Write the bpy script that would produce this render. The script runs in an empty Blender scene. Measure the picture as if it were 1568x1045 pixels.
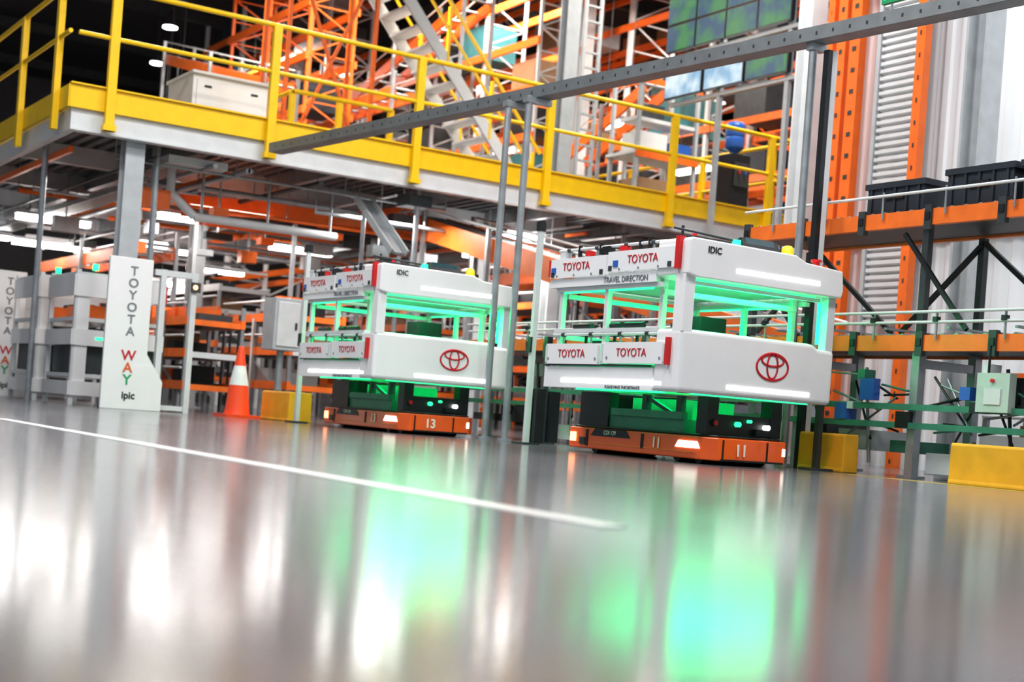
import bpy, math, random
from mathutils import Vector, Matrix
random.seed(7)
S=bpy.context.scene
C=bpy.context.collection
try:
    S.view_settings.view_transform='Standard'
    S.view_settings.look='None'
    S.view_settings.exposure=0.15
    S.view_settings.gamma=0.90
except Exception as e: print(e)

# ---------------------------------------------------------------- materials
MATS={}
def mat(name,col,rough=0.5,metal=0.0,emit=0.0,var=0.12,scale=6.0,ecol=None,coat=0.0):
    if name in MATS: return MATS[name]
    m=bpy.data.materials.new(name); m.use_nodes=True
    nt=m.node_tree; bs=nt.nodes['Principled BSDF']
    bs.inputs['Roughness'].default_value=rough
    bs.inputs['Metallic'].default_value=metal
    bs.inputs['Coat Weight'].default_value=coat
    tc=nt.nodes.new('ShaderNodeTexCoord')
    nz=nt.nodes.new('ShaderNodeTexNoise'); nz.inputs['Scale'].default_value=scale; nz.inputs['Detail'].default_value=4
    rp=nt.nodes.new('ShaderNodeValToRGB')
    c=list(col)
    rp.color_ramp.elements[0].position=0.3; rp.color_ramp.elements[1].position=0.7
    rp.color_ramp.elements[0].color=[x*(1-var) for x in c]+[1]
    rp.color_ramp.elements[1].color=[min(1,x*(1+var*0.6)) for x in c]+[1]
    nt.links.new(tc.outputs['Object'],nz.inputs['Vector'])
    nt.links.new(nz.outputs['Fac'],rp.inputs['Fac'])
    nt.links.new(rp.outputs['Color'],bs.inputs['Base Color'])
    if emit>0:
        bs.inputs['Emission Color'].default_value=list(ecol or col)+[1]
        bs.inputs['Emission Strength'].default_value=emit
    MATS[name]=m; return m
WHITE=mat('white_powdercoat',(.86,.86,.86),.3,var=.02,coat=.3)
YEL=mat('safety_yellow_paint',(.94,.60,.0),.4,var=.06)
YELD=mat('barrier_yellow',(.84,.42,.02),.5,var=.12)
ORG=mat('rack_orange_paint',(.92,.18,.02),.4,var=.1)
ORGD=mat('conveyor_orange_paint',(.90,.19,.025),.4,var=.12)
AGVO=mat('agv_orange_body',(.98,.14,.015),.3,var=.05,coat=.4)
GREY=mat('galvanised_steel',(.36,.39,.41),.4,.5,var=.2)
LGREY=mat('light_grey_paint',(.48,.51,.53),.45,var=.1)
PALE=mat('pale_steel_paint',(.68,.70,.71),.4,var=.06)
DGREY=mat('dark_grey_steel',(.06,.07,.075),.45,.3,var=.2)
BLACK=mat('black_plastic',(.012,.014,.017),.4,var=.2)
NAVY=mat('dark_blue_grey_bin',(.022,.03,.042),.5,var=.2)
RED=mat('red_plastic',(.65,.02,.02),.35,var=.05)
REDT=mat('red_print',(.55,.015,.025),.5,var=.02)
GRYT=mat('grey_print',(.20,.22,.24),.5,var=.02)
GRNT=mat('green_print',(.02,.38,.14),.5,var=.02)
ORGT=mat('orange_print',(.75,.14,.02),.5,var=.02)
CONE=mat('cone_orange',(.96,.09,.02),.4,var=.04)
GRNM=mat('green_paint_and_glow_tint',(.05,.23,.15),.45,var=.2)  # machinery green; on chassis and low rails it paints in green light
BLUE=mat('blue_plastic',(.03,.13,.48),.3,var=.1)
BROWN=mat('cardboard',(.36,.22,.12),.8,var=.1)
TEAL=mat('teal_crate',(.05,.20,.22),.5,var=.1)
LEDW=mat('led_strip_white',(1,1,1),.4,emit=5.0,ecol=(1,1,.99))
LEDG=mat('led_strip_green',(.02,.9,.3),.4,emit=1.6,ecol=(.04,1,.38))
LAMP=mat('fluorescent_tube',(1,1,1),.4,emit=22,ecol=(1,.97,.93))
LAMPH=mat('highbay_lens',(1,1,1),.4,emit=40,ecol=(1,.94,.86))
LEDR=mat('led_red',(1,.1,.03),.4,emit=4,ecol=(1,.12,.05))
LEDO=mat('led_orange',(1,.5,.3),.4,emit=4,ecol=(1,.35,.15))
CREAM=mat('number_print',(.95,.92,.8),.5,var=.02)
GLASSG=mat('screen_off',(.02,.06,.07),.15,var=.2)

def screen_mat(name,c1,c2,e):
    m=bpy.data.materials.new(name); m.use_nodes=True
    nt=m.node_tree; bs=nt.nodes['Principled BSDF']
    tc=nt.nodes.new('ShaderNodeTexCoord'); nz=nt.nodes.new('ShaderNodeTexNoise'); nz.inputs['Scale'].default_value=2.5
    rp=nt.nodes.new('ShaderNodeValToRGB'); rp.color_ramp.elements[0].color=list(c1)+[1]; rp.color_ramp.elements[1].color=list(c2)+[1]
    rp.color_ramp.elements[0].position=.4; rp.color_ramp.elements[1].position=.62
    nt.links.new(tc.outputs['Object'],nz.inputs['Vector']); nt.links.new(nz.outputs['Fac'],rp.inputs['Fac'])
    nt.links.new(rp.outputs['Color'],bs.inputs['Emission Color']); bs.inputs['Emission Strength'].default_value=e
    bs.inputs['Base Color'].default_value=(.02,.02,.02,1); return m
SCR1=screen_mat('screen_landscape_image',(.004,.08,.17),(.03,.24,.07),.9)
SCR2=screen_mat('screen_pale_dashboard',(.24,.46,.66),(.75,.88,.93),.95)

# ---------------------------------------------------------------- builder
class B:
    def __init__(s): s.v=[];s.f=[];s.mi=[];s.ms=[];s.sm=[]
    def _m(s,m):
        if m not in s.ms: s.ms.append(m)
        return s.ms.index(m)
    def add(s,vs,fs,m,sm=False):
        o=len(s.v); s.v+= [tuple(x) for x in vs]; k=s._m(m)
        for f in fs: s.f.append(tuple(i+o for i in f)); s.mi.append(k); s.sm.append(sm)
    def box(s,x0,x1,y0,y1,z0,z1,m):
        s.add([(x0,y0,z0),(x1,y0,z0),(x1,y1,z0),(x0,y1,z0),(x0,y0,z1),(x1,y0,z1),(x1,y1,z1),(x0,y1,z1)],
          [(0,3,2,1),(4,5,6,7),(0,1,5,4),(1,2,6,5),(2,3,7,6),(3,0,4,7)],m)
    def beam(s,p0,p1,w,h,m):
        p0=Vector(p0);p1=Vector(p1);d=(p1-p0).normalized()
        up=Vector((0,0,1)) if abs(d.z)<.98 else Vector((0,1,0))
        a=d.cross(up).normalized()*(w/2); b=a.cross(d).normalized()*(h/2)
        vs=[p0-a-b,p0+a-b,p0+a+b,p0-a+b,p1-a-b,p1+a-b,p1+a+b,p1-a+b]
        s.add(vs,[(0,3,2,1),(4,5,6,7),(0,1,5,4),(1,2,6,5),(2,3,7,6),(3,0,4,7)],m)
    def cyl(s,p0,p1,r,m,n=10,r2=None):
        if r2 is None:r2=r
        p0=Vector(p0);p1=Vector(p1);d=(p1-p0).normalized()
        up=Vector((0,0,1)) if abs(d.z)<.98 else Vector((0,1,0))
        a=d.cross(up).normalized(); b=a.cross(d)
        vs=[];fs=[]
        for i in range(n):
            t=2*math.pi*i/n; q=a*math.cos(t)+b*math.sin(t)
            vs.append(p0+q*r); vs.append(p1+q*r2)
        for i in range(n):
            j=(i+1)%n; fs.append((2*i,2*j,2*j+1,2*i+1))
        s.add(vs,fs,m,True)
        s.add([vs[2*i] for i in range(n)],[tuple(range(n))],m); s.add([vs[2*i+1] for i in range(n)],[tuple(range(n))[::-1]],m)
    def lathe(s,c,prof,m,n=24):
        vs=[];fs=[]
        for (r,z) in prof:
            for i in range(n):
                t=2*math.pi*i/n; vs.append((c[0]+r*math.cos(t),c[1]+r*math.sin(t),c[2]+z))
        for k in range(len(prof)-1):
            for i in range(n):
                j=(i+1)%n; fs.append((k*n+i,k*n+j,(k+1)*n+j,(k+1)*n+i))
        s.add(vs,fs,m,True)
    def prism(s,pts,axis,d0,d1,m):
        def P(p,d):
            return {'y':(p[0],d,p[1]),'x':(d,p[0],p[1]),'z':(p[0],p[1],d)}[axis]
        n=len(pts); vs=[P(p,d0) for p in pts]+[P(p,d1) for p in pts]
        fs=[tuple(range(n)),tuple(range(n,2*n))[::-1]]+[(i,i+n,(i+1)%n+n,(i+1)%n) for i in range(n)]
        s.add(vs,fs,m)
    def ring(s,c,rx,rz,t,m,n=40,y=0):
        vs=[];fs=[];k=6
        for i in range(n):
            a=2*math.pi*i/n
            for j in range(k):
                b=2*math.pi*j/k
                vs.append((c[0]+(rx+t*math.cos(b))*math.cos(a), y+t*.4*math.sin(b), c[1]+(rz+t*math.cos(b))*math.sin(a)))
        for i in range(n):
            for j in range(k):
                fs.append((i*k+j,((i+1)%n)*k+j,((i+1)%n)*k+(j+1)%k,i*k+(j+1)%k))
        s.add(vs,fs,m,True)
    def obj(s,name,parent=None,loc=(0,0,0),bevel=0,seg=2,rotz=0):
        me=bpy.data.meshes.new(name+'_mesh'); me.from_pydata(s.v,[],s.f)
        for m in s.ms: me.materials.append(m)
        me.polygons.foreach_set('material_index',s.mi); me.polygons.foreach_set('use_smooth',s.sm)
        me.update()
        import bmesh
        bm=bmesh.new(); bm.from_mesh(me); bmesh.ops.recalc_face_normals(bm,faces=bm.faces); bm.to_mesh(me); bm.free()
        o=bpy.data.objects.new(name,me); C.objects.link(o); o.location=loc; o.rotation_euler[2]=rotz
        if parent: o.parent=parent
        if bevel:
            b=o.modifiers.new('bevel','BEVEL'); b.width=bevel; b.segments=seg; b.limit_method='ANGLE'
        return o
def empty(name,loc=(0,0,0)):
    o=bpy.data.objects.new(name,None); C.objects.link(o); o.location=loc; o.empty_display_size=.2; return o
def text(name,body,size,loc,face,m,parent=None,align='CENTER',spacing=1.0,line=1.0,ext=.002,off=.0):
    cu=bpy.data.curves.new(name,'FONT'); cu.body=body; cu.size=size; cu.align_x=align; cu.align_y='CENTER'
    cu.extrude=ext; cu.space_character=spacing; cu.space_line=line; cu.offset=size*off
    cu.materials.append(m)
    o=bpy.data.objects.new(name,cu); C.objects.link(o); o.location=loc
    o.rotation_euler=(math.pi/2,0,0) if face=='-y' else (math.pi/2,0,-math.pi/2)
    if parent:o.parent=parent
    return o
def area(name,loc,sx,sy,power,col=(1,1,1),rot=(0,0,0),parent=None,spread=180):
    l=bpy.data.lights.new(name,'AREA'); l.shape='RECTANGLE'; l.size=sx; l.size_y=sy; l.energy=power; l.color=col; l.spread=math.radians(spread)
    o=bpy.data.objects.new(name,l); C.objects.link(o); o.location=loc; o.rotation_euler=rot
    if parent:o.parent=parent
    return o

# ---------------------------------------------------------------- floor
def floor_mat():
    m=bpy.data.materials.new('polished_epoxy_floor'); m.use_nodes=True
    nt=m.node_tree; bs=nt.nodes['Principled BSDF']
    tc=nt.nodes.new('ShaderNodeTexCoord')
    n1=nt.nodes.new('ShaderNodeTexNoise'); n1.inputs['Scale'].default_value=.35; n1.inputs['Detail'].default_value=6
    r1=nt.nodes.new('ShaderNodeValToRGB'); r1.color_ramp.elements[0].color=(.14,.142,.158,1); r1.color_ramp.elements[1].color=(.18,.182,.20,1)
    n2=nt.nodes.new('ShaderNodeTexNoise'); n2.inputs['Scale'].default_value=1.2; n2.inputs['Detail'].default_value=8
    mr=nt.nodes.new('ShaderNodeMapRange'); mr.inputs['To Min'].default_value=.12; mr.inputs['To Max'].default_value=.165
    for n in (n1,n2): nt.links.new(tc.outputs['Object'],n.inputs['Vector'])
    nt.links.new(n1.outputs['Fac'],r1.inputs['Fac']); nt.links.new(r1.outputs['Color'],bs.inputs['Base Color'])
    nt.links.new(n2.outputs['Fac'],mr.inputs['Value']); nt.links.new(mr.outputs['Result'],bs.inputs['Roughness'])
    bs.inputs['IOR'].default_value=1.6
    n3=nt.nodes.new('ShaderNodeTexNoise'); n3.inputs['Scale'].default_value=2.0
    bp=nt.nodes.new('ShaderNodeBump'); bp.inputs['Strength'].default_value=.03; bp.inputs['Distance'].default_value=.02
    nt.links.new(tc.outputs['Object'],n3.inputs['Vector']); nt.links.new(n3.outputs['Fac'],bp.inputs['Height']); nt.links.new(bp.outputs['Normal'],bs.inputs['Normal'])
    return m
b=B(); b.box(-14,34,-8,52,-.2,0,floor_mat()); b.obj('floor')
LINE=mat('white_floor_paint',(.82,.82,.80),.3,var=.08); LINEY=mat('yellow_floor_paint',(.75,.55,.12),.3,var=.1)
b=B(); b.box(2.13,2.22,2.9,9.6,0,.003,LINE); b.obj('floor_line_marking')
b=B(); b.box(8.36,8.42,3,8.1,0,.003,LINEY); b.obj('floor_line_marking')

# ---------------------------------------------------------------- shell
CEIL=mat('dark_roof_sheet',(.03,.03,.035),.7,var=.3,scale=.5)
WALLF=mat('far_wall_panel',(.09,.09,.095),.7,var=.35,scale=.5)
CORR=mat('corrugated_wall_sheet',(.82,.86,.89),.5,var=.05,scale=1)
b=B(); b.box(-14,34,10,52,11.0,11.2,CEIL)
for y in range(14,52,5): b.box(-14,34,y,y+.2,10.7,10.99,DGREY)
b.obj('ceiling')
b=B(); b.box(-14,34,52,52.2,0,11.2,WALLF); b.obj('wall_back')
b=B(); b.box(34,34.2,10,52,0,11.2,WALLF); b.obj('wall_right')
def corr_sheet(b,x,y0,y1,z0,z1,m,p=.22,d=.02):
    pts=[];y=y0
    prof=[(0,0),(.35,0),(.5,1),(.85,1)]
    while y<y1:
        for (t,q) in prof: pts.append((x-q*d,y+t*p))
        y+=p
    vs=[];fs=[]
    for (px,py) in pts: vs+=[(px,py,z0),(px,py,z1)]
    for i in range(len(pts)-1): fs.append((2*i,2*i+2,2*i+3,2*i+1))
    b.add(vs,fs,m)
b=B(); corr_sheet(b,12.4,2,12.4,0,11,CORR); b.box(12.41,12.55,2,12.5,0,11,PALE)
for z in (2.6,5.6,8.6): b.box(12.24,12.37,2,12.3,z,z+.10,PALE)
b.obj('wall_partition')
b=B()
for i in range(70): 
    z=1.6+i*.085; b.prism([(12.16,z),(12.10,z+.02),(12.10,z+.06),(12.16,z+.08)],'y',11.14,11.68,PALE)
b.box(12.08,12.18,11.685,11.74,0,7.6,LGREY); b.box(12.08,12.18,11.08,11.135,0,7.6,LGREY)
b.obj('roller_shutter')
for ys in (((11.90,12.06),(12.13,12.27),(12.34,12.44)),((10.92,11.04),)):
    b=B()
    for (y0,y1) in ys:
        b.box(11.96,12.07,y0,y1,0,9,ORG)
        for z in range(0,36): b.box(11.955,11.962,y0+.05,y1-.05,z*.25+.05,z*.25+.10,DGREY)
    b.obj('rack_frame_upright')
def ibeam_col(name,x,y,z1,w=.28,m=LGREY):
    b=B(); t=.03
    b.box(x-w/2,x+w/2,y-w/2,y-w/2+t,0,z1,m); b.box(x-w/2,x+w/2,y+w/2-t,y+w/2,0,z1,m); b.box(x-t/2,x+t/2,y-w/2+t,y+w/2-t,0,z1,m)
    b.box(x-w*.75,x+w*.75,y-w*.75,y+w*.75,0.001,.03,m)
    b.obj(name)
ibeam_col('steel_column',12.1,12.85,10.5,.24,PALE)
ibeam_col('steel_column',11.2,9.45,9,.26,LGREY)
ibeam_col('steel_column',16.7,24.5,10.5,.3,PALE)

# ---------------------------------------------------------------- mezzanine
MY=17.4; MX0=4.5; MX1=16.0; MZ=3.85; MYB=29.0
mz=empty('mezzanine_platform',(MX0,MY,0))
def rel(b,name,**k): 
    o=b.obj(name,mz,loc=(-MX0,-MY,0),**k); return o
b=B()
SOF=mat('soffit_decking',(.20,.215,.23),.45,.3,var=.15)
b.box(MX0+.11,MX1-.11,MY+.11,MYB,3.66,3.72,SOF)
x=MX0+.15
while x<MX1-.2:
    b.box(x,x+.09,MY+.12,MYB-.01,3.605,3.66,SOF); x+=.2
rel(b,'deck')
b=B()
b.box(MX0,MX1,MY,MY+.1,3.34,3.60,PALE); b.box(MX0-.01,MX1+.01,MY-.03,MY+.13,3.315,3.338,PALE)
b.box(MX0+.002,MX0+.1,MY+.102,MYB,3.322,3.598,PALE); b.box(MX1-.1,MX1-.002,MY+.102,MYB,3.322,3.598,PALE)
for y in (20.3,23.2,26.1,28.9): b.box(MX0+.101,MX1-.101,y,y+.14,3.34,3.60,LGREY)
for x in (6.3,8.2,10.2,12.1,14.0): b.box(x,x+.12,MY+.14,MYB-.02,3.38,3.601,GREY)
rel(b,'edge_beams')
b=B()
b.box(MX0-.04,MX1+.04,MY-.06,MY-.01,3.58,3.855,YEL); b.box(MX0-.045,MX1,MY-.1,MY-.008,3.856,3.875,YEL)
b.box(MX0-.06,MX0-.012,MY-.05,MYB,3.582,3.85,YEL); b.box(MX1+.012,MX1+.06,MY-.004,MYB,3.582,3.85,YEL)
rel(b,'kickboard')
b=B()
ZR=MZ+1.22
xs=[4.93,7.01,9.14,11.3,13.6,15.6]
for x in xs:
    b.box(x-.055,x+.055,MY-.14,MY-.062,3.35,ZR,YEL); b.box(x-.08,x+.08,MY-.16,MY-.061,3.35,3.42,YEL)
b.cyl((MX0,MY-.1,ZR),(MX1,MY-.1,ZR),.032,YEL); b.cyl((MX0,MY-.1,MZ+.62),(MX1,MY-.1,MZ+.62),.028,YEL)
for y in (MY+.4,MY+2.2,MY+4.3,MY+6.5,MY+8.7,MYB-.1):
    b.box(MX0-.14,MX0-.062,y-.055,y+.055,3.35,ZR,YEL); b.box(MX1+.062,MX1+.13,y-.055,y+.055,3.45,ZR,YEL)
for X in (MX0-.1,MX1+.09):
    b.cyl((X,MY-.1,ZR),(X,MYB,ZR),.032,YEL); b.cyl((X,MY-.1,MZ+.62),(X,MYB,MZ+.62),.028,YEL)
for x in (8.6,9.4,10.3): b.box(x-.045,x+.045,20.4,20.48,3.72,5.0,YEL)
b.cyl((8.6,20.4,5.0),(10.3,20.4,5.0),.035,YEL); b.cyl((8.6,20.4,4.5),(10.3,20.4,4.5),.03,YEL); b.cyl((8.6,20.4,4.1),(10.3,20.4,4.1),.03,YEL)
for y in (22,24): b.box(8.56,8.64,y,y+.08,3.72,5.0,YEL)
b.cyl((8.6,20.4,5.0),(8.6,24,5.0),.035,YEL); b.cyl((8.6,20.4,4.5),(8.6,24,4.5),.03,YEL)
rel(b,'guard_rail')
b=B()
def colm(b,x,y,w=.24,z1=3.25,m=LGREY):
    t=.025
    b.box(x-w/2,x+w/2,y-w/2,y-w/2+t,0,z1,m); b.box(x-w/2,x+w/2,y+w/2-t,y+w/2,0,z1,m); b.box(x-t/2,x+t/2,y-w/2+t,y+w/2-t,0,z1,m); b.box(x-.2,x+.2,y-.2,y+.2,0.001,.03,m)
for (x,y) in ((5.36,17.67),(15.8,17.67),(12.18,20.45),(12.18,26.25),(5.3,26.25),(8.3,23.35)): colm(b,x,y,.24,3.37)
b.box(12.48,12.72,18.80,18.83,0,10.6,LGREY); b.box(12.48,12.72,19.0,19.03,0,10.6,LGREY); b.box(12.59,12.61,18.83,19.0,0,10.6,LGREY)
for x in (12.9,13.2): b.box(x-.025,x+.025,18.9,18.95,3.73,10.4,LGREY)
for i in range(26): b.box(12.9,13.2,18.905,18.945,3.95+i*.25,3.98+i*.25,LGREY)
for (x,y) in ((4.7,19.3),(5.75,17.9),(9.5,17.8),(13.3,18.0)): b.cyl((x,y,0),(x,y,3.6),.04,GREY)
rel(b,'columns')
b=B()
random.seed(21)
for i in range(26):
    y=random.uniform(17.8,28.5); z=random.uniform(2.85,3.28); x0=random.uniform(4.8,10); x1=x0+random.uniform(2,5.5)
    r=random.choice([.02,.03,.045]); m_=random.choice([GREY,PALE,DGREY,GREY,ORG])
    b.cyl((x0,y,z),(x1,y,z),r,m_,8)
    for k in range(4): x=x0+(x1-x0)*k/3; b.cyl((x,y,z),(x,y,3.6),.01,GREY,5)
for i in range(12):
    x=random.uniform(4.9,15.6); b.cyl((x,17.6,3.2),(x,28,3.2),random.choice([.02,.035]),random.choice([GREY,PALE,DGREY]),8)
for i in range(26):
    x=random.uniform(5,13); y=random.uniform(18.2,26); z=random.uniform(2.3,3.0); w_=random.uniform(.12,.5)
    b.box(x,x+w_,y,y+.2,z,z+random.uniform(.08,.25),random.choice([PALE,DGREY,GREY,ORG,BLACK,ORG])); b.cyl((x+w_/2,y+.1,z),(x+w_/2,y+.1,3.6),.015,GREY,6)
for (x,y) in ((6.0,19.0),(11.2,18.6),(13.9,19.5)):
    b.box(x,x+.3,y,28,3.06,3.08,DGREY); b.box(x-.02,x,y,28,3.06,3.14,GREY); b.box(x+.3,x+.32,y,28,3.06,3.14,GREY)
b.box(5.9,6.7,17.9,18.3,3.2,3.3,PALE); b.box(9.3,9.7,17.75,18.1,3.12,3.28,DGREY); b.box(9.32,9.68,17.74,17.75,3.14,3.26,GLASSG)
for x in (4.8,6.9,9.9,12.9,15.2):
    b.box(x,x+.05,18.5,28,3.22,3.3,ORG)
rel(b,'services')
def tube(b,x,y,z,l=1.2):
    b.box(x-l/2,x+l/2,y-.09,y+.09,z,z+.09,LAMP); b.box(x-l/2-.03,x+l/2+.03,y-.11,y+.11,z+.09,z+.14,PALE)
    for q in (-.4,.4): b.cyl((x+q,y,z+.1),(x+q,y,3.6),.008,DGREY,5)
b=B()
for (x,y,z) in ((7.9,22.4,3.02),(7.2,28.0,2.9),(6.2,24.6,2.95),(10.7,24.5,3.0),(10.6,28.6,2.8),(13.6,22.4,3.1),(13.9,27,3.0),(12.2,19.2,3.1),(14.9,20.6,3.1),(9.0,26.6,2.9),(8.2,28.6,2.6),(9.8,28.4,2.4),(5.7,28.2,2.9),(6.6,26.5,2.7)): tube(b,x,y,z)
rel(b,'fluorescent_lamps')
b=B(); b.box(6.25,7.3,18.2,19.2,3.86,4.46,WHITE)
b.box(6.22,7.33,18.14,19.23,4.46,4.50,WHITE); b.box(6.3,7.25,18.18,18.199,3.92,4.40,WHITE); b.box(6.22,7.33,18.17,19.21,3.73,3.859,LGREY)
for x in (6.45,7.1): b.box(x-.05,x+.05,18.165,18.179,4.3,4.33,DGREY)
b.obj('storage_cabinet',bevel=.01)
b=B()
n=14
for i in range(n):
    x=13.4-i*.23; z=3.9+i*.27
    b.box(x-.16,x+.12,21.03,21.97,z,z+.04,PALE)
for y in (21.0,22.0):
    b.beam((13.55,y,3.86),(13.4-n*.23,y,3.9+n*.27),.05,.20,PALE)
    b.beam((13.55,y,4.9),(13.4-n*.23,y,4.9+n*.27),.05,.05,YEL); b.beam((13.55,y,4.45),(13.4-n*.23,y,4.45+n*.27),.04,.04,YEL)
    for i in (0,4,8,12): x=13.4-i*.23; z=3.9+i*.27; b.box(x-.025,x+.025,y-.03,y+.03,z,z+1.0,YEL)
b.box(8.6,10.3,20.9,22.1,7.6,7.7,PALE)
for x,y in ((8.7,21),(8.7,22),(10.2,21),(10.2,22)): b.box(x-.03,x+.03,y-.03,y+.03,3.73,7.6,ORG)
b.beam((8.7,21,3.9),(10.2,21,7.5),.05,.05,ORG); b.beam((10.2,21.03,3.9),(8.7,21.03,7.5),.05,.05,ORG)
b.obj('staircase')
b=B(); b.box(15.3,15.7,17.9,18.3,3.73,4.85,BLACK); b.box(15.35,15.65,17.87,17.899,4.3,4.7,DGREY); b.box(15.42,15.45,17.83,17.869,4.5,4.56,RED); b.box(15.55,15.58,17.83,17.869,4.5,4.56,BLUE)
b.lathe((15.5,18.1,4.85),[(.06,0),(.07,.05),(.16,.12),(.165,.28),(.15,.3),(.165,.32),(.165,.5),(.12,.55),(0,.56)],BLUE)
b.obj('water_dispenser',bevel=.015)
b=B()
b.box(13.68,15.02,18.42,19.2,4.65,4.7,PALE)
for x in (13.75,14.95):
    for y in (18.45,19.15): b.box(x-.03,x+.03,y-.03,y+.03,3.73,5.9,LGREY)
b.box(13.7,15.0,18.40,18.41,5.8,5.9,ORG); b.box(13.7,15.0,18.39,18.41,4.6,4.72,ORG); b.box(13.7,15.0,18.45,18.9,5.2,5.26,PALE)
b.box(13.85,14.4,18.5,19.0,4.701,5.05,PALE); b.box(14.5,14.9,18.5,19.0,4.701,4.95,BLUE); b.box(13.9,14.5,18.5,19.1,3.75,4.3,BROWN); b.box(14.0,14.3,18.5,18.9,5.261,5.5,DGREY); b.box(14.5,14.8,18.5,18.9,5.261,5.45,TEAL)
b.obj('workbench')

# ---------------------------------------------------------------- video wall
vw=empty('video_wall',(14,16.7,0))
b=B()
for r in range(2):
    for c in range(4):
        y0=-1.4+c*.72; z0=6.25+r*.44
        b.box(-.02,.05,y0,y0+.70,z0,z0+.42,BLACK); b.box(-.026,-.021,y0+.015,y0+.685,z0+.015,z0+.405,SCR1)
for c,(m_,w) in enumerate(((SCR1,.91),(SCR2,.91),(SCR2,.91))):
    y0=-1.4+c*.96; b.box(-.02,.05,y0,y0+w,5.5,6.05,BLACK); b.box(-.026,-.021,y0+.02,y0+w-.02,5.52,6.03,m_)
b.obj('screens',vw)
b=B()
for y in (-1.3,.2): b.box(.07,.14,y-.04,y+.04,0,7.3,LGREY)
for z in (5.4,6.15,7.15): b.box(.06,.15,-1.5,1.4,z,z+.06,LGREY)
b.obj('frame',vw)

# ---------------------------------------------------------------- pallet racks
def rack(name,x,y0,n,bay,depth,z1,levels,load=.45,z0=0,t=.045,lattice=.6,lm=LGREY):
    b=B()
    for i in range(n+1):
        y=y0+i*bay
        for xx in (x,x+depth): b.box(xx-t,xx+t,y-t,y+t,z0,z1,lm)
        z=z0+.3;k=0
        while z<z1-lattice:
            a,c=(x,x+depth) if k%2==0 else (x+depth,x)
            b.beam((a,y,z),(c,y,z+lattice),.03,.03,lm); b.beam((x,y,z),(x+depth,y,z),.025,.025,lm); z+=lattice;k+=1
    for z in levels:
        for xx in (x-.05,x+depth+.05): b.box(xx-.03,xx+.03,y0-.06,y0+n*bay+.06,z,z+.14,ORG)
        for i in range(n):
            y=y0+i*bay+.2
            while y<y0+(i+1)*bay-.8:
                w=random.uniform(.5,1.0)
                if random.random()<load:
                    b.box(x+.06,x+depth-.06,y,y+w,z+.14,z+.14+random.uniform(.3,.8),random.choice([BROWN,LGREY,NAVY,TEAL,BROWN,DGREY,DGREY,BLACK]))
                y+=w+.1
    b.obj(name)
random.seed(5)
rack('pallet_rack',17.6,16.0,9,2.7,1.1,10.4,[1.6,3.2,4.9,6.0,7.3,8.5,9.7],.35,lm=PALE)
rack('pallet_rack',21.6,14.0,10,2.7,1.1,10.4,[1.6,3.2,4.7,5.7,6.9,8.1,9.5],.55,lm=ORG)
rack('pallet_rack',13.4,30.0,3,2.7,1.1,10.4,[1.6,3.2,4.9,6.0,7.3,8.4,9.6],.4,lm=PALE)
rack('pallet_rack',26.6,12.0,11,2.7,1.1,10.4,[2.0,4.0,6.0,8.0,9.8],.65)
rack('carton_flow_rack',14.4,22.6,3,2.0,.9,8.8,[4.6,5.5,6.4,7.3,8.2],.3,3.74,.03,.45)
rack('carton_flow_rack',10.6,24.6,2,2.0,.9,9.6,[4.6,5.6,6.6,7.6,8.6,9.2],.25,3.74,.03,.45,ORG)
def overhead(name,x,y0,y1,z,w=.5,z2=None,zf=3.74,h=.2):
    b=B(); z2=z if z2 is None else z2
    for xx in (x,x+w): b.beam((xx,y0,z),(xx,y1,z2),.05,h,ORG); b.cyl((xx,y0,z+.35),(xx,y1,z2+.35),.015,PALE,6)
    n=int(abs(y1-y0)/.4)
    for i in range(n):
        t=i/n; y=y0+(y1-y0)*t; zz=z+(z2-z)*t; b.cyl((x,y,zz+.04),(x+w,y,zz+.04),.025,GREY,6)
    k=max(2,int(abs(y1-y0)/2.5))
    for i in range(k+1):
        t=i/k; y=y0+(y1-y0)*t; zz=z+(z2-z)*t
        for xx in (x-.06,x+w+.06): b.box(xx-.03,xx+.03,y-.03,y+.03,zf,zz+.36,GREY)
    b.obj(name)
overhead('overhead_conveyor',11.9,23.5,28.5,6.1)
overhead('overhead_conveyor',9.2,23.0,28.5,5.6,.5,7.0)
overhead('overhead_conveyor',13.0,23,28.5,7.9,.5,6.6)
overhead('overhead_conveyor',15.0,20,22.4,6.2,.5,5.2)
overhead('overhead_conveyor',6.9,22.2,28,2.45,.6,2.45,0)
overhead('overhead_conveyor',12.9,19.3,24,2.6,.6,2.6,0)
overhead('overhead_conveyor',12.8,13.6,18.4,1.5,.6,2.6,0,.24)

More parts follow.
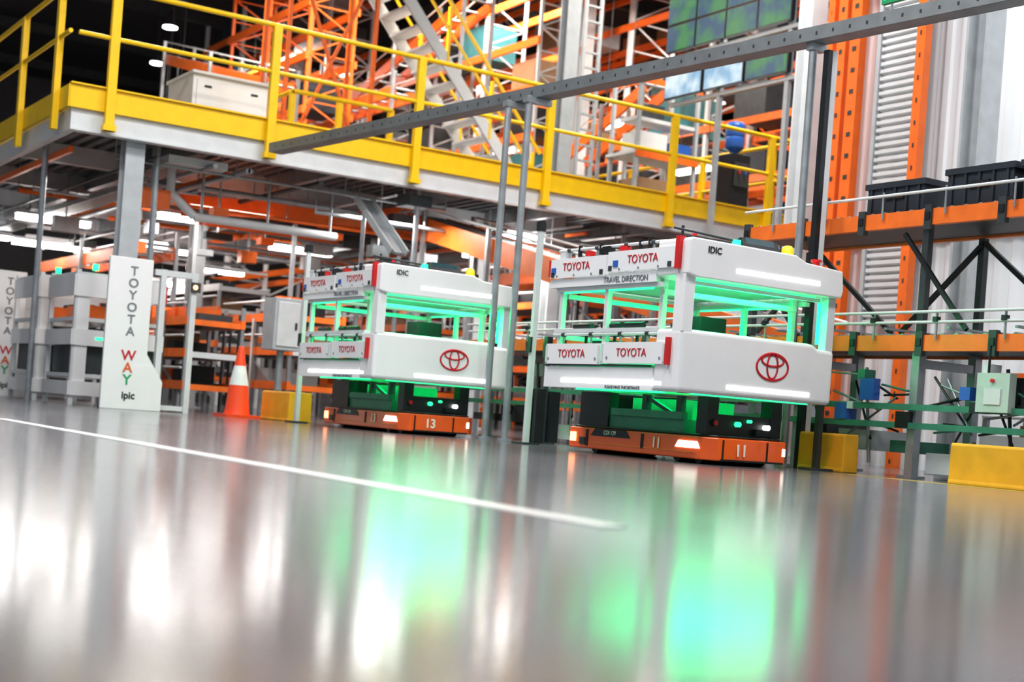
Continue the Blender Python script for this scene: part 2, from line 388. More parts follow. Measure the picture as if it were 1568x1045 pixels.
# ---------------------------------------------------------------- ceiling lamps
b=B()
for (x,y) in ((9,44),(3,38),(6,46),(0,36),(14,41.5),(20,42),(11,34),(4,50),(24.5,30),(-3,42),(9,49),(20,30),(24.5,20),(20,24),(12,38),(16.2,35),(16.2,29)):
    b.cyl((x,y,10.7),(x,y,9.5),.02,DGREY,6); b.lathe((x,y,9.1),[(.18,0),(.17,.06),(.1,.2),(.06,.4),(0,.42)],DGREY,16)
    b.cyl((x,y,9.07),(x,y,9.1),.17,LAMPH,16)
b.obj('ceiling_lamps')
b=B()
for (x,y,z) in ((19.6,20,7.2),(19.6,24,7.2),(19.6,28,7.2),(19.6,32,7.2),(24.3,22,6.6),(24.3,28,6.6),(20.0,37,5.0),(24.0,34,5.0),(16.3,31,5.2),(12.6,32,5.2),(11.8,36,6.6),(16.6,20.5,5.0),(16.6,23,6.2),(9.9,30,5.0)):
    b.box(x-.1,x+.1,y-.5,y+.5,z,z+.05,LAMP); b.box(x-.14,x+.14,y-.55,y+.55,z+.051,z+.1,PALE)
    for q in (-.4,.4): b.cyl((x,y+q,z+.1),(x,y+q,10.99),.01,DGREY,5)
b.obj('aisle_lamps')

# ---------------------------------------------------------------- cable tray w/ poles
tr=empty('overhead_cable_tray',(8.6,9.1,0))
def tp(Y): t=(Y-9.1)/(17.2-9.1); return (8.6+(7.0-8.6)*t,Y,3.68+(3.40-3.68)*t)
TRAY=mat('tray_steel',(.22,.235,.245),.45,.4,var=.15)
b=B()
p0=Vector(tp(2.5));p1=Vector(tp(17.1))
o=Vector((8.6,9.1,0)); p0-=o;p1-=o
b.beam(p0,p1,.16,.02,TRAY)
for s_ in (-.09,.09): b.beam(p0+Vector((s_,0,.05)),p1+Vector((s_,0,.05)),.012,.12,TRAY)
n=90
for i in range(n):
    q=p0.lerp(p1,i/n); b.box(q.x-.1,q.x-.094,q.y,q.y+.06,q.z+.03,q.z+.06,DGREY)
b.cyl(p0+Vector((.0,0,.06)),p1+Vector((0,0,.06)),.04,DGREY)
b.obj('tray',tr)
b=B()
for Y,dx in ((12.68,-.14),(12.38,-.14),(9.1,0),(5.2,0)):
    X,_,Z=tp(Y); X-=8.6; r=.036; Xp=X+dx
    b.cyl((Xp,Y-9.1,0),(Xp,Y-9.1,Z),r,GREY,12); b.cyl((Xp,Y-9.1,0.001),(Xp,Y-9.1,.03),.08,GREY,12); b.box(min(X,Xp)-.05,X+.12,Y-9.1-.04,Y-9.06,Z-.07,Z-.012,GREY)
b.box(.03,.08,-.16,-.10,0,3.6,BLACK); b.box(.081,.14,-.16,-.10,0,3.6,PALE)
b.obj('poles',tr)

# ---------------------------------------------------------------- guided vehicles
def agv(loc,num):
    e=empty('automated_guided_vehicle',loc)
    b=B()
    x0,x1,y0,y1=.43,1.33,.10,2.08
    c=.10
    out=[(x0+c,y0),(x1-c,y0),(x1,y0+c),(x1,y1-c),(x1-c,y1),(x0+c,y1),(x0,y1-c),(x0,y0+c)]
    b.prism(out,'z',.035,.215,AGVO)
    b.prism([(p[0]*.94+.05,p[1]*.96+.04) for p in out],'z',.216,.235,BLACK)
    b.obj('base_body',e,bevel=.015)
    b=B()
    HL=mat('headlamp',(1,.95,.85),.3,emit=3)
    b.prism([(1.10,.15),(1.16,.214),(1.60,.214),(1.66,.15)],'x',x0-.006,x0,BLACK)
    b.box(x0-.004,x0,y0+.14,y1-.14,.085,.089,YELD)
    b.prism([(.20,.12),(.24,.175),(.46,.175),(.50,.12)],'x',x0-.010,x0,HL)
    b.box(x0-.008,x0,.92,.95,.08,.2,BLACK); b.box(x0-.008,x0,1.7,1.73,.06,.2,BLACK)
    b.box(x0-.01,x0+.01,y1-.2,y1-.12,.09,.17,LEDO); b.box(x0-.01,x0,y1-.34,y1-.26,.07,.13,DGREY)
    b.box(x1-.13,x1-.10,y0-.004,y0+.02,.10,.16,HL); b.box(x1-.004,x1+.01,y0+.13,y0+.3,.08,.17,LEDR)
    b.box(x0+.14,x0+.155,y0-.005,y0,.05,.2,BLACK); b.box(x1-.3,x1-.285,y0-.005,y0,.05,.2,BLACK)
    b.box(x0+.13,x1-.12,y0-.006,y0,.035,.05,BLACK)
    for (yy) in (.35,.62,1.75): b.cyl((x0+.12,yy,.055),(x1-.12,yy,.055),.055,BLACK,16)
    b.obj('base_trim',e)
    text('number_side',num,.12,(x0-.009,.74,.135),'-x',CREAM,e,off=.02); text('number_front',num,.13,(x0+.33,y0-.008,.12),'-y',CREAM,e,off=.02)
    text('code',"CDI 129",.05,(x0-.009,1.38,.182),'-x',CREAM,e)
    b=B()
    b.box(.50,1.26,.22,.28,.235,.40,BLACK); b.box(.49,.60,.21,.34,.236,.53,BLACK); b.box(1.16,1.27,.21,.34,.236,.53,BLACK)
    b.box(.50,1.26,.50,1.95,.235,.34,GRNM); b.box(.48,.58,1.5,1.92,.236,.53,BLACK); b.box(1.18,1.28,1.5,1.92,.236,.53,BLACK)  # green glow painted into the dark chassis colour
    b.box(.47,.53,.5,1.45,.341,.40,GRNM); b.box(.51,1.25,1.93,1.96,.236,.53,BLACK)
    b.box(.66,1.1,.6,1.4,.341,.50,GRNM); b.box(.535,.59,.6,.66,.341,.53,DGREY); b.box(.535,.59,1.05,1.11,.341,.53,DGREY)
    b.beam((.56,.66,.36),(.56,1.05,.5),.03,.03,DGREY)
    SR=mat('sensor_red',(.5,.02,.02),.2)
    b.cyl((.56,.19,.33),(.56,.22,.33),.03,BLACK); b.cyl((.56,.18,.33),(.56,.19,.33),.022,SR)
    b.cyl((.80,.18,.33),(.80,.22,.33),.022,LEDG); b.cyl((1.10,.17,.32),(1.10,.22,.32),.022,LEDW); b.cyl((.92,.18,.36),(.92,.22,.36),.014,LEDG)
    b.box(.98,1.15,.18,.219,.25,.30,BLACK)
    b.obj('drive_unit',e)
    W=1.6;L=1.82
    b=B()
    b.prism([(0,.54),(W,.54),(W,.98),(1.42,.985),(1.36,1.02),(0,1.02)],'y',0,.32,WHITE)
    b.obj('lower_fascia',e,bevel=.035,seg=4)
    b=B()
    b.box(0.005,.05,.321,L-.051,.54,.715,WHITE); b.box(W-.05,W-.005,.321,L-.051,.54,.715,WHITE); b.box(0.005,W-.005,L-.05,L,.54,.715,WHITE)
    b.box(.051,W-.051,.321,L-.051,.56,.62,WHITE)
    for (y0_,y1_,dz) in ((.16,.98,0),(1.0,1.78,-.01)):
        b.box(-.02,.01,y0_,y1_,.745+dz,.915+dz,WHITE)
        b.box(W-.01,W+.02,y0_,y1_,.745+dz,.915+dz,WHITE)
        b.box(-.026,-.021,y0_+.0,y0_+.025,.76+dz,.90+dz,PALE); b.box(-.026,-.021,y1_-.025,y1_,.76+dz,.90+dz,PALE)
        for q in (.06,.74): b.cyl((-.024,y0_+q,.79+dz),(-.021,y0_+q,.79+dz),.012,GREY,8)
    b.box(-.004,.004,.34,L-.02,.722,.738,DGREY)
    b.obj('lower_side_panels',e)
    b=B()
    b.prism([(0,1.43),(.10,1.41),(W,1.41),(W+.02,1.47),(W+.0,1.63),(1.2,1.655),(1.08,1.70),(.02,1.71),(0,1.69)],'y',-.03,.36,WHITE)
    b.obj('upper_fascia',e,bevel=.035,seg=4)
    b=B()
    for (y0_,y1_,dz) in ((.12,.98,0),(1.0,1.80,-.02)):
        b.box(-.02,.01,y0_,y1_,1.485+dz,1.645+dz,WHITE); b.box(W-.01,W+.025,y0_,y1_,1.485+dz,1.645+dz,WHITE)
        b.box(-.028,-.021,y0_+.72,y0_+.78,1.52+dz,1.57+dz,BLUE)
        b.box(-.028,-.021,y0_+.04,y0_+.08,1.49+dz,1.53+dz,DGREY); b.box(-.028,-.021,y1_-.06,y1_-.02,1.49+dz,1.53+dz,DGREY)
        for q in (.2,.45,.7): b.cyl((-.024,y0_+q,1.50+dz),(-.021,y0_+q,1.50+dz),.01,GREY,8)
    b.box(0.0,.04,.361,L-.041,1.385,1.455,WHITE); b.box(W-.04,W,.361,L-.041,1.385,1.455,WHITE); b.box(0,W,L-.04,L,1.385,1.455,WHITE)
    b.obj('upper_side_panels',e)
    b=B()
    b.box(-.035,.02,.06,.105,1.47,1.72,RED); b.box(-.035,.02,.11,.145,.74,.95,RED); b.box(-.028,.0,1.801,1.82,1.48,1.62,RED)
    for y in (.5,.62,1.15,1.45): b.cyl((.03,y,1.64),(.03,y,1.73),.018,BLACK)
    b.box(.001,.06,.78,.86,1.64,1.69,RED); b.box(.02,.08,1.3,1.36,1.64,1.68,RED); b.box(.001,.06,1.0,1.10,1.63,1.70,BLACK); b.box(.001,.06,1.62,1.70,1.62,1.68,PALE)
    b.obj('red_markers',e)
    b=B()
    b.box(.003,.10,.003,.12,1.0,1.45,WHITE); b.box(W-.09,W-.01,.02,.1,.97,1.45,PALE)
    for (x,y) in ((.12,.40),(W-.12,.40),(.065,1.70),(W-.065,1.70),(.065,1.05),(W-.065,1.05)): b.box(x-.022,x+.022,y-.022,y+.022,.62,1.45,PALE)
    for z in (1.35,1.0):
        for x in (.05,W-.05): b.box(x-.025,x+.025,.3,1.75,z,z+.034,PALE)
    b.box(.1,W-.1,.37,.43,1.30,1.34,PALE); b.box(.1,W-.1,.10,.13,1.37,1.40,PALE)
    b.box(.1,W-.1,1.67,1.73,1.30,1.34,PALE); b.box(.1,W-.1,1.67,1.73,.95,.99,PALE)
    b.obj('rack_frame',e)
    b=B()
    for z in (.80,1.50):
        b.box(.06,W-.06,.37,1.76,z-.08,z-.06,LGREY)
        for i in range(13): b.cyl((.06,.42+i*.105,z),(W-.06,.42+i*.105,z),.016,PALE,8)
    for z in (.985,1.70): 
        b.cyl((.03,.3,z),(.03,1.75,z),.013,PALE,8)
        for y in (.45,.8,1.2,1.6): b.cyl((.03,y,z-.1),(.03,y,z),.010,GREY,8); b.cyl((.03,y-.02,z),(.03,y+.02,z),.02,DGREY,8)
    b.box(1.10,1.38,1.1,1.4,.82,1.24,BLACK)
    b.box(.3,.6,1.25,1.6,.82,.96,DGREY)
    for y in (.6,.9,1.3): b.cyl((.1,y,1.06),(.1,y+.25,1.06),.025,BLACK,8); b.cyl((.12,y+.1,.84),(.12,y+.1,1.04),.015,BLACK,6)
    b.obj('roller_shelves',e)
    b=B()
    b.box(.47,1.35,-.034,-.029,1.485,1.518,LEDW); b.box(.48,1.35,-.004,.001,.592,.624,LEDW)
    b.box(-.001,.0045,.2,1.56,.585,.612,LEDW)
    b.obj('led_light_bars',e)
    b=B()
    b.box(.12,.16,.34,1.5,.53,.555,LEDG); b.box(.20,1.4,.06,.09,.53,.539,LEDG)
    b.box(.13,1.48,.14,.17,1.385,1.409,LEDG); b.box(.045,.055,.44,1.66,1.335,1.349,LEDG); b.box(W-.055,W-.045,.44,1.66,1.335,1.349,LEDG)
    b.box(W-.10,W-.091,.1,.13,1.03,1.4,LEDG); b.box(.101,.11,.09,.115,1.03,1.4,LEDG)
    b.obj('green_led_strips',e)
    GC=(0.0,1,.29)
    area('under_glow',(.88,1.0,.515),.6,1.3,22,GC,(0,0,0),e,130)
    area('bay_glow_top',(.8,.95,1.36),1.2,1.3,32,GC,(0,0,0),e)
    area('bay_glow_front',(.8,.30,1.30),1.2,.1,7,GC,(math.radians(-70),0,0),e)
    b=B()
    b.prism([(.05,1.70),(.28,1.70),(.28,1.73),(.1,1.79)],'x',.60,.98,BLACK); b.prism([(.06,1.715),(.1,1.795),(.105,1.79),(.07,1.71)],'x',.64,.94,GLASSG)
    b.cyl((.56,.1,1.69),(.56,.1,1.76),.035,LEDG,12); b.cyl((1.42,.1,1.62),(1.42,.1,1.69),.03,RED,14); b.cyl((1.42,.1,1.69),(1.42,.1,1.71),.045,RED,14)
    b.cyl((1.12,.12,1.64),(1.12,.12,1.71),.06,mat('lime_base',(.45,.6,.05),.4),16); b.lathe((1.12,.12,1.71),[(.05,0),(.05,.05),(.03,.075),(0,.08)],mat('beacon_lens',(.95,.75,.05),.2),16)
    b.box(.03,.5,.1,.14,1.70,1.74,DGREY); b.cyl((.1,.2,1.70),(.1,.2,1.82),.012,DGREY); b.cyl((.3,.3,1.70),(.3,.3,1.79),.02,RED); b.cyl((1.25,.2,1.64),(1.25,.2,1.74),.02,BLACK)
    b.cyl((.0,.18,1.79),(.62,.10,1.75),.01,DGREY)
    b.obj('control_console',e)
    b=B()
    c_=(.935,.80)
    b.ring(c_,.165,.105,.010,REDT,y=-.004); b.ring((c_[0],c_[1]+.005),.055,.098,.009,REDT,y=-.004); b.ring((c_[0],c_[1]+.05),.115,.045,.009,REDT,y=-.004)
    b.obj('emblem',e)
    text('side_text_upper_front','TOYOTA',.095,(-.024,.52,1.568),'-x',REDT,e,off=-.008); text('side_text_upper_rear','TOYOTA',.095,(-.024,1.42,1.55),'-x',REDT,e,off=-.008)
    text('side_text_lower_front','TOYOTA',.095,(-.024,.58,.83),'-x',REDT,e,off=-.008); text('side_text_lower_rear','TOYOTA',.095,(-.024,1.4,.82),'-x',REDT,e,off=-.008)
    text('side_text_direction','TRAVEL DIRECTION',.065,(-.004,.75,1.42),'-x',GRYT,e); text('side_text_small','PLEASE MIND THE DISTANCE',.035,(.002,.7,.556),'-x',GRYT,e)
    text('front_text','IDIC',.07,(.24,-.034,1.63),'-y',BLACK,e,off=.01)
    return e
agv((6.77,8.35,0),'11')
agv((6.47,12.82,0),'13')

# ---------------------------------------------------------------- conveyor along lane (right)
cv=empty('roller_conveyor',(8.9,8.0,0))
b=B()
Y0,Y1=-3.2,7.0
YU=2.1
for z,h_,ye in ((2.05,.13,YU),(1.03,.13,Y1)):
    for x in (0,.8): b.box(x-.03,x+.03,Y0,ye,z,z+h_,ORGD)
    b.box(.031,.769,Y0,ye,z+.02,z+.04,DGREY)
    y=Y0
    while y<ye: b.cyl((0.02,y,z+.12),(.78,y,z+.12),.03,GREY,8); y+=.14
    y=Y0+.2
    while y<ye: b.box(-.05,.0,y,y+.07,z-.04,z+.16,DGREY); b.box(-.06,-.03,y+.01,y+.06,z+.04,z+.10,BLACK); y+=.72
b.obj('rollers_and_rails',cv)
b=B()
y=-2.65
k=0
while y<Y1:
    for x in (.06,.74):
        b.box(x-.04,x+.04,y-.04,y+.04,0,1.05,GREY); b.box(x-.08,x+.08,y-.08,y+.08,0.001,.02,GREY)
        if k%2==0 and y<YU: b.box(x-.03,x+.03,y-.03,y+.03,1.05,2.04,DGREY)
    b.box(0.1,.7,y-.03,y+.03,.9,.97,GREY)
    y+=1.32;k+=1
for x in (.06,.74): b.box(x-.03,x+.03,YU-.1,YU-.04,1.05,2.04,DGREY)
y=-2.9
while y<YU-1.0:
    b.beam((.70,y,1.25),(.70,y+.95,2.0),.035,.04,BLACK); b.beam((.70,y+1.8,1.25),(.70,y+.95,2.0),.035,.04,BLACK)
    b.beam((.02,y+.5,1.2),(.02,y+1.2,2.0),.03,.035,BLACK); y+=1.9
for z in (.40,.55): b.box(-.035,.015,Y0,Y1,z,z+.05,GRNM)  # low metal rails, green light put into their colour
for x,z,ye in ((-.05,2.32,YU),(-.05,1.26,Y1),(-.08,1.34,Y1)): b.cyl((x,Y0,z),(x,ye,z),.013,PALE,8)
y=Y0+.3
while y<Y1:
    b.cyl((-.05,y,1.12),(-.05,y,1.34),.010,GREY,6)
    if y<YU: b.cyl((-.05,y,2.12),(-.05,y,2.35),.010,GREY,6)
    b.box(-.08,-.03,y-.02,y+.02,1.26,1.30,BLACK); b.box(.1,.7,y,y+.03,1.22,1.24,GREY); y+=.66
b.obj('stand',cv)
b=B()
random.seed(3)
y=Y0
while y<Y1:
    w=random.uniform(.15,.5); z=random.choice([.58,.62,.2,.05,.75]); h=random.uniform(.08,.3)
    b.box(.15,.65,y,y+w,z,z+h,random.choice([DGREY,GRNM,BLACK,LGREY,DGREY,GREY,PALE])); y+=w+random.uniform(.05,.3)
    if random.random()<.7: b.cyl((.1,y,.1),(.1,y+.1,.9),.015,random.choice([BLACK,GREY])); b.cyl((.1,y,.3),(.4,y+.5,.8),.012,BLACK,6)
for i in range(40):
    y=random.uniform(-2.5,3); b.cyl((.05,y,random.uniform(.3,.9)),(.1,y+random.uniform(.2,.6),random.uniform(.3,.95)),.01,random.choice([BLACK,GREY,GRNM]),6)
for i in range(14):
    y=random.uniform(-2.5,2); s_=random.uniform(.05,.14); z=random.uniform(.3,.9); b.box(-.045,.08,y,y+s_,z,z+s_,random.choice([BLACK,PALE,GRNM,GREY,BLUE]))
PG=mat('pale_green_box',(.50,.60,.55),.4)
b.box(-.08,.0,-1.02,-.72,.56,.86,PG); b.box(-.09,-.081,-.95,-.80,.62,.74,PALE); b.cyl((-.1,-.87,.80),(-.08,-.87,.80),.015,RED); b.cyl((-.05,-.8,.86),(-.05,-.8,1.1),.01,BLACK)
b.box(-.06,.02,.35,.50,.62,.80,BLUE); b.box(-.06,.02,2.2,2.4,.6,.8,PALE)
b.obj('motors_and_boxes',cv)
def workcell(name,x,y,lx,ly,h,lv,m=GREY,om=None):
    b=B()
    nx=max(1,int(lx/1.2)); ny=max(1,int(ly/1.2))
    for i in range(nx+1):
        for j in range(ny+1):
            b.box(x+lx*i/nx-.025,x+lx*i/nx+.025,y+ly*j/ny-.025,y+ly*j/ny+.025,0,h,m)
    for z in lv:
        mm=random.choice([ORGD,ORGD,ORGD,PALE])
        for xx in (x,x+lx): b.box(xx-.03,xx+.03,y-.04,y+ly+.04,z,z+.12,mm)
        for yy in (y,y+ly): b.box(x+.031,x+lx-.031,yy-.035,yy+.035,z,z+.08,random.choice([ORGD,PALE]))
        b.box(x+.031,x+lx-.031,y+.036,y+ly-.036,z,z+.015,DGREY)
        q=y+.1
        while q<y+ly-.4:
            w=random.uniform(.15,.5)
            if random.random()<.65:
                p=x+random.uniform(.05,.2); b.box(p,min(x+lx-.05,p+.5),q,q+w,z+.02,z+.07+random.uniform(.1,.35),random.choice([BLACK,NAVY,GREY,DGREY,BROWN,ORG,ORG,LGREY,BLACK,PALE]))
            q+=w+.05
        if random.random()<.7: b.cyl((x-.05,y,z+.3),(x-.05,y+ly,z+.3),.018,PALE,8)
    b.beam((x,y,.2),(x,y+ly,h-.2),.02,.03,m)
    for i in range(4):
        yy=y+random.uniform(0,ly); b.cyl((x-.1,yy,0),(x-.1,yy,h+random.uniform(-.3,.1)),.02,random.choice([GREY,PALE,BLACK]),8)
    b.obj(name)
random.seed(11)
for (x,y,lx,ly,h,lv) in ((11.2,6.5,.6,2.6,1.1,(.3,.9)),(11.5,13.4,.9,3.4,2.2,(.4,.95,1.5,2.0)),(14.7,14.2,1.0,5.0,2.6,(.5,1.1,1.8,2.4)),
   (11.6,21.5,1.0,4.4,2.2,(.5,1.0,1.6,2.1)),(8.2,18.9,.8,2.6,1.6,(.4,.9,1.4)),(14.5,20.6,1.0,7.0,2.4,(.5,1.1,1.7,2.3)),
   (9.0,24.0,.9,4.6,2.2,(.5,1.1,1.7,2.1)),(2.2,34.0,6.0,1.0,2.2,(.5,1.1,1.7,2.1)),(6.7,19.0,.8,2.6,1.5,(.3,.75,1.2)) ):
    workcell('flow_rack',x,y,lx,ly,h,lv)
def portal(name,x,y,w,d,h,m=PALE):
    b=B()
    for xx in (x,x+w):
        for yy in (y,y+d): b.box(xx-.029,xx+.029,yy-.029,yy+.029,0,h,m)
    for z in (h-.08,h*.62,.35):
        for yy in (y,y+d): b.box(x+.03,x+w-.03,yy-.022,yy+.022,z,z+.05,m)
        for xx in (x,x+w): b.box(xx-.022,xx+.022,y+.03,y+d-.03,z,z+.05,m)
    b.box(x+.05,x+w-.05,y+.05,y+d-.05,.42,.8,DGREY); b.box(x+w*.6,x+w*.8,y+.05,y+.3,h-.03,h+.12,BLACK)
    b.box(x+.1,x+w-.1,y+.3,y+d-.1,.81,1.0,BLACK); b.box(x+.15,x+.5,y+.2,y+d-.2,h*.62+.055,h*.62+.22,ORG); b.box(x+.6,x+w-.1,y+.2,y+d-.2,h*.62+.055,h*.62+.3,NAVY)
    for (z0,z1) in ((h-.34,h-.06),(h*.44,h*.56),(.12,.30)):
        b.box(x-.03,x+w+.04,y-.060,y-.035,z0,z1,WHITE); b.box(x-.056,x-.032,y-.058,y+d,z0+.002,z1-.002,WHITE)
    b.box(x+.0,x+.16,y-.034,y-.030,.10,h-.1,WHITE)
    b.lathe((x+w*.55,y-.05,.50),[(0,0),(.10,.0),(.10,.22),(0,.22)],GREY,14)
    b.box(x+w-.02,x+w+.04,y-.085,y-.062,h-.33,h-.1,RED); b.cyl((x+.2,y-.03,h+.0),(x+.2,y-.03,h+.08),.04,LEDG,8); b.box(x+.25,x+.42,y-.066,y-.061,h*.5-.02,h*.5+.01,LEDG)
    b.obj(name)
portal('parts_cart',4.95,18.2,1.1,1.2,1.72)
portal('parts_cart',4.9,19.8,.9,1.3,1.75)
portal('parts_cart',5.6,23.6,1.2,1.4,1.75)
portal('parts_cart',6.1,29.5,1.2,1.6,1.8,LGREY)

def pole(name,x,y,h,black=True,m=PALE):
    b=B(); b.box(x-.025,x+.025,y-.025,y+.025,0,h,m); b.box(x-.1,x+.1,y-.1,y+.1,0.001,.02,DGREY)
    b.box(x-.034,x+.034,y-.034,y+.034,h-.07,h+.02,BLACK); b.box(x-.045,x-.026,y-.03,y+.03,.9,1.05,BLACK)
    if black: b.box(x+.035,x+.14,y-.09,y+.05,.02,.55,BLACK)
    b.obj(name)
pole('guide_post',7.60,11.65,2.16); pole('guide_post',6.85,15.45,2.08,False); pole('guide_post',8.25,12.35,1.1,True,DGREY); pole('guide_post',8.52,8.62,1.2,False,DGREY)
b=B(); b.box(7.45,7.85,17.75,18.15,.92,1.62,LGREY); b.box(7.49,7.81,17.73,17.749,.97,1.57,PALE); b.box(7.74,7.77,17.71,17.729,1.2,1.3,BLACK); b.cyl((7.65,17.95,0),(7.65,17.95,.92),.05,GREY); b.box(7.5,7.8,17.8,18.1,0.001,.03,GREY)
b.obj('electrical_cabinet',bevel=.01)

# ---------------------------------------------------------------- incline conveyor
b=B()
pA=Vector((10.3,19.6,3.14)); pB=Vector((10.3,10.9,1.17)); 
for dx in (0,.7): b.beam(pA+Vector((dx,0,0)),pB+Vector((dx,0,0)),.06,.32,ORGD)
b.beam(pA+Vector((.35,0,.02)),pB+Vector((.35,0,.02)),.62,.03,ORGD)
n=60
for i in range(n):
    q=pA.lerp(pB,i/n); b.cyl(q+Vector((.04,0,.12)),q+Vector((.66,0,.12)),.03,GREY,8)
for t in (.08,.3,.52,.74,.95):
    q=pA.lerp(pB,t)
    for dx in (-.08,.78): b.box(q.x+dx-.03,q.x+dx+.03,q.y-.03,q.y+.03,0,min(3.3,q.z+.3),GREY)
for dx in (-.08,.78): b.cyl(pA+Vector((dx,-.8,.12)),pB+Vector((dx,0,.35)),.018,PALE)
b.beam((10.27,19.6,3.14),(7.0,20.9,3.10),.06,.26,ORGD); b.beam((10.6,20.1,3.14),(7.3,21.4,3.10),.06,.26,ORGD)
for x,y in ((7.4,20.9),(8.8,20.4)): b.box(x-.03,x+.03,y,y+.06,0,3.1,GREY)
b.obj('inclined_conveyor')
b=B()
b.beam((8.75,18.0,3.12),(8.95,17.2,2.35),.20,.04,GREY)
for dx in (-.12,.12): b.beam((8.75+dx,18.0,3.14),(8.95+dx,17.2,2.37),.03,.09,LGREY)
b.cyl((8.95,17.2,0),(8.95,17.2,2.32),.03,GREY); b.cyl((8.75,17.95,0),(8.75,17.95,3.0),.03,GREY)
b.obj('gravity_chute')
b=B()
for (z,x0,x1,y) in ((2.62,6.5,8.6,18.5),):
    b.cyl((x0,y,z),(x1,y,z),.06,PALE,10)
    for x in (x0+.1,(x0+x1)/2,x1-.1): b.cyl((x,y,z),(x,y,3.3),.02,GREY,8)
b.cyl((6.5,18.5,2.62),(6.15,18.5,2.9),.06,PALE,10); b.cyl((6.15,18.5,2.9),(6.15,18.5,3.3),.06,PALE,10)
b.obj('ventilation_pipe')

# ---------------------------------------------------------------- bins
def bin_(x,y,z,l=.62,w=.42,h=.27):
    b=B(); t=.015
    b.box(-w/2,w/2,-l/2,l/2,0,t,NAVY)
    b.box(-w/2,-w/2+t,-l/2,l/2,t,h,NAVY); b.box(w/2-t,w/2,-l/2,l/2,t,h,NAVY); b.box(-w/2+t,w/2-t,-l/2,-l/2+t,t,h,NAVY); b.box(-w/2+t,w/2-t,l/2-t,l/2,t,h,NAVY)
    for s_ in (-1,1):
        xx=s_*(w/2+.0005); b.box(min(xx,xx+s_*.02),max(xx,xx+s_*.02),-l/2-.02,l/2+.02,h-.05,h-.001,NAVY)
        for i in range(5): yy=-l/2+.04+i*(l-.1)/4; b.box(min(xx,xx+s_*.015),max(xx,xx+s_*.015),yy,yy+.02,0.001,h-.051,NAVY)
        yy=s_*(l/2+.0005); b.box(-w/2,w/2,min(yy,yy+s_*.02),max(yy,yy+s_*.02),h-.05,h-.001,NAVY)
        b.box(min(xx,xx+s_*.018),max(xx,xx+s_*.018),-.1,.1,h*.45,h*.62,BLACK)
    b.obj('storage_bin',loc=(x,y,z))
bin_(9.22,8.42,2.20); bin_(9.22,7.55,2.20,.64,.42,.31); bin_(9.22,6.82,2.20,.64,.42,.31)

# ---------------------------------------------------------------- barriers, cone, signs
def barrier(x0,x1,y0,y1,h=.32):
    b=B(); cx=(x0+x1)/2;w=(x1-x0)/2
    b.prism([(cx-w,0),(cx+w,0),(cx+w,.02),(cx+w*.95,.04),(cx+w*.92,h-.02),(cx+w*.85,h),(cx-w*.85,h),(cx-w*.92,h-.02),(cx-w*.95,.04),(cx-w,.02)],'y',y0,y1,YELD)
    for y in (y0+.12,y1-.12): b.cyl((cx,y,h),(cx,y,h+.012),.03,DGREY)
    b.obj('floor_barrier',bevel=.012)
barrier(8.45,8.65,5.6,7.18,.31)
barrier(8.62,8.80,8.42,8.95,.32); barrier(6.86,7.18,15.75,16.6,.36)
b=B()
b.box(-.22,.22,-.22,.22,0,.035,CONE)
b.lathe((0,0,.035),[(.165,0),(.15,.05),(.118,.36)],CONE); b.lathe((0,0,.035),[(.119,.36),(.072,.60)],mat('cone_reflective_band',(.85,.85,.85),.4)); b.lathe((0,0,.035),[(.073,.60),(.035,.82),(.03,.84),(0,.84)],CONE)
b.obj('traffic_cone',loc=(6.54,16.55,0))
def sign(x,y,h=1.82,s=1.0):
    e=empty('information_sign',(x,y,0)); b=B()
    b.prism([(0,0),(.74,0),(.74,.36),(.53,.68),(.53,h),(0,h)],'y',0,.05,WHITE); b.obj('board',e,bevel=.008)
    b=B(); b.box(.1,.16,.051,.45,0,.04,DGREY); b.box(.55,.61,.051,.45,0,.04,DGREY); b.beam((.13,.42,.04),(.13,.07,.9),.03,.03,DGREY); b.obj('stand',e)
    for i,(c,m_) in enumerate(zip('TOYOTA WAY',[GRYT]*7+[REDT,ORGT,GRNT])):
        if c==' ':continue
        text('letter_%d'%i,c,.15 if i<7 else .17,(.30,-.004,h-.16-i*.145),'-y',m_,e,off=.015)
    text('logo_text','ipic',.12,(.33,-.004,.17),'-y',BLACK,e,off=.02)
    return e
sign(4.94,16.85); sign(4.60,21.6,1.85)
b=B()
for x in (5.66,6.05): b.box(x-.035,x+.035,17.0,17.07,0,1.74,PALE)
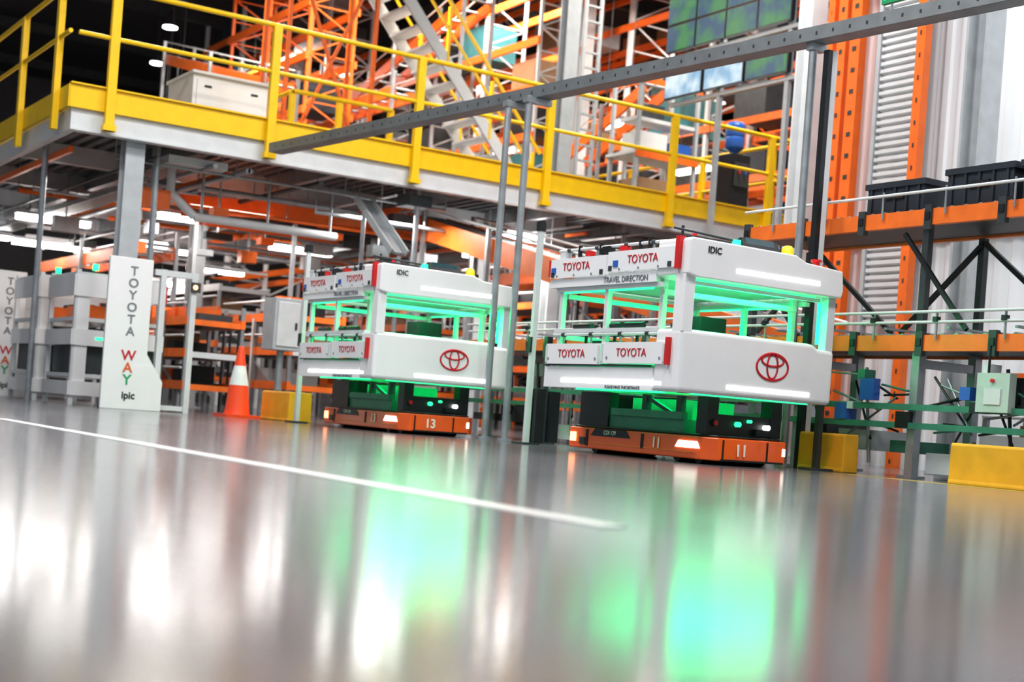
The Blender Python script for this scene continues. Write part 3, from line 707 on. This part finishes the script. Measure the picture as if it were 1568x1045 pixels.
b.box(5.55,6.1,17.005,17.065,1.66,1.735,PALE); b.box(5.70,6.01,17.0,17.05,0.02,.08,PALE); b.box(6.0,6.12,16.97,16.999,1.5,1.62,DGREY); b.cyl((6.05,16.96,1.56),(6.05,16.97,1.56),.03,LEDO)
b.obj('door_frame_stand')

b=B(); b.box(-.02,.02,-.3,.3,0,.22,GRNT); b.box(-.026,-.021,-.27,.27,.03,.19,mat('exit_sign_face',(.1,.9,.5),.4,emit=1.2)); b.cyl((0,-.2,.0),(0,-.2,-.14),.01,GREY); b.cyl((0,.2,0),(0,.2,-.14),.01,GREY)
b.obj('exit_sign',loc=(8.78,8.2,3.92))

# ---------------------------------------------------------------- lights
for i,(x,y,p) in enumerate(((3,4,470),(3,11,510),(9.5,4.5,430),(10.3,12,430),(-2,8,370))):  # last entry is an added side fill for the faces towards negative X
    area('highbay_and_fill_light',(x,y,8.8),3.0,.8,p,(1,.985,.965))
for (x,y) in ((10,22),(14,24),(15,16.5),(7,23),(19.8,22),(19.8,32),(24,26),(12,34)):
    area('warehouse_light',(x,y,9.0),2.0,1.0,480,(1,.93,.85))
for (x,y,p) in ((7.5,20,60),(9.3,18.2,85),(11.6,18.6,70),(14,23,80),(8,26,90),(12,27,80),(6,31,60),(5.6,19.6,30)):  # added fill below the deck, brightens the shaded conveyor side
    area('under_deck_fill',(x,y,3.0),1.2,.5,p,(1,.97,.92))
w=bpy.data.worlds.new('World'); S.world=w; w.use_nodes=True
w.node_tree.nodes['Background'].inputs[0].default_value=(.80,.88,1,1); w.node_tree.nodes['Background'].inputs[1].default_value=.42

# ---------------------------------------------------------------- camera
cd=bpy.data.cameras.new('camera'); cd.lens=50; cd.sensor_width=36; cd.sensor_fit='HORIZONTAL'; cd.shift_y=.0737
cd.dof.use_dof=True; cd.dof.focus_distance=10.8; cd.dof.aperture_fstop=1.6
co=bpy.data.objects.new('camera',cd); C.objects.link(co)
co.matrix_world=Matrix.Translation((0,0,.262))@Matrix.Rotation(math.radians(-32.5),4,'Z')@Matrix.Rotation(math.pi/2,4,'X')@Matrix.Rotation(math.radians(4.25),4,'Z')
S.camera=co
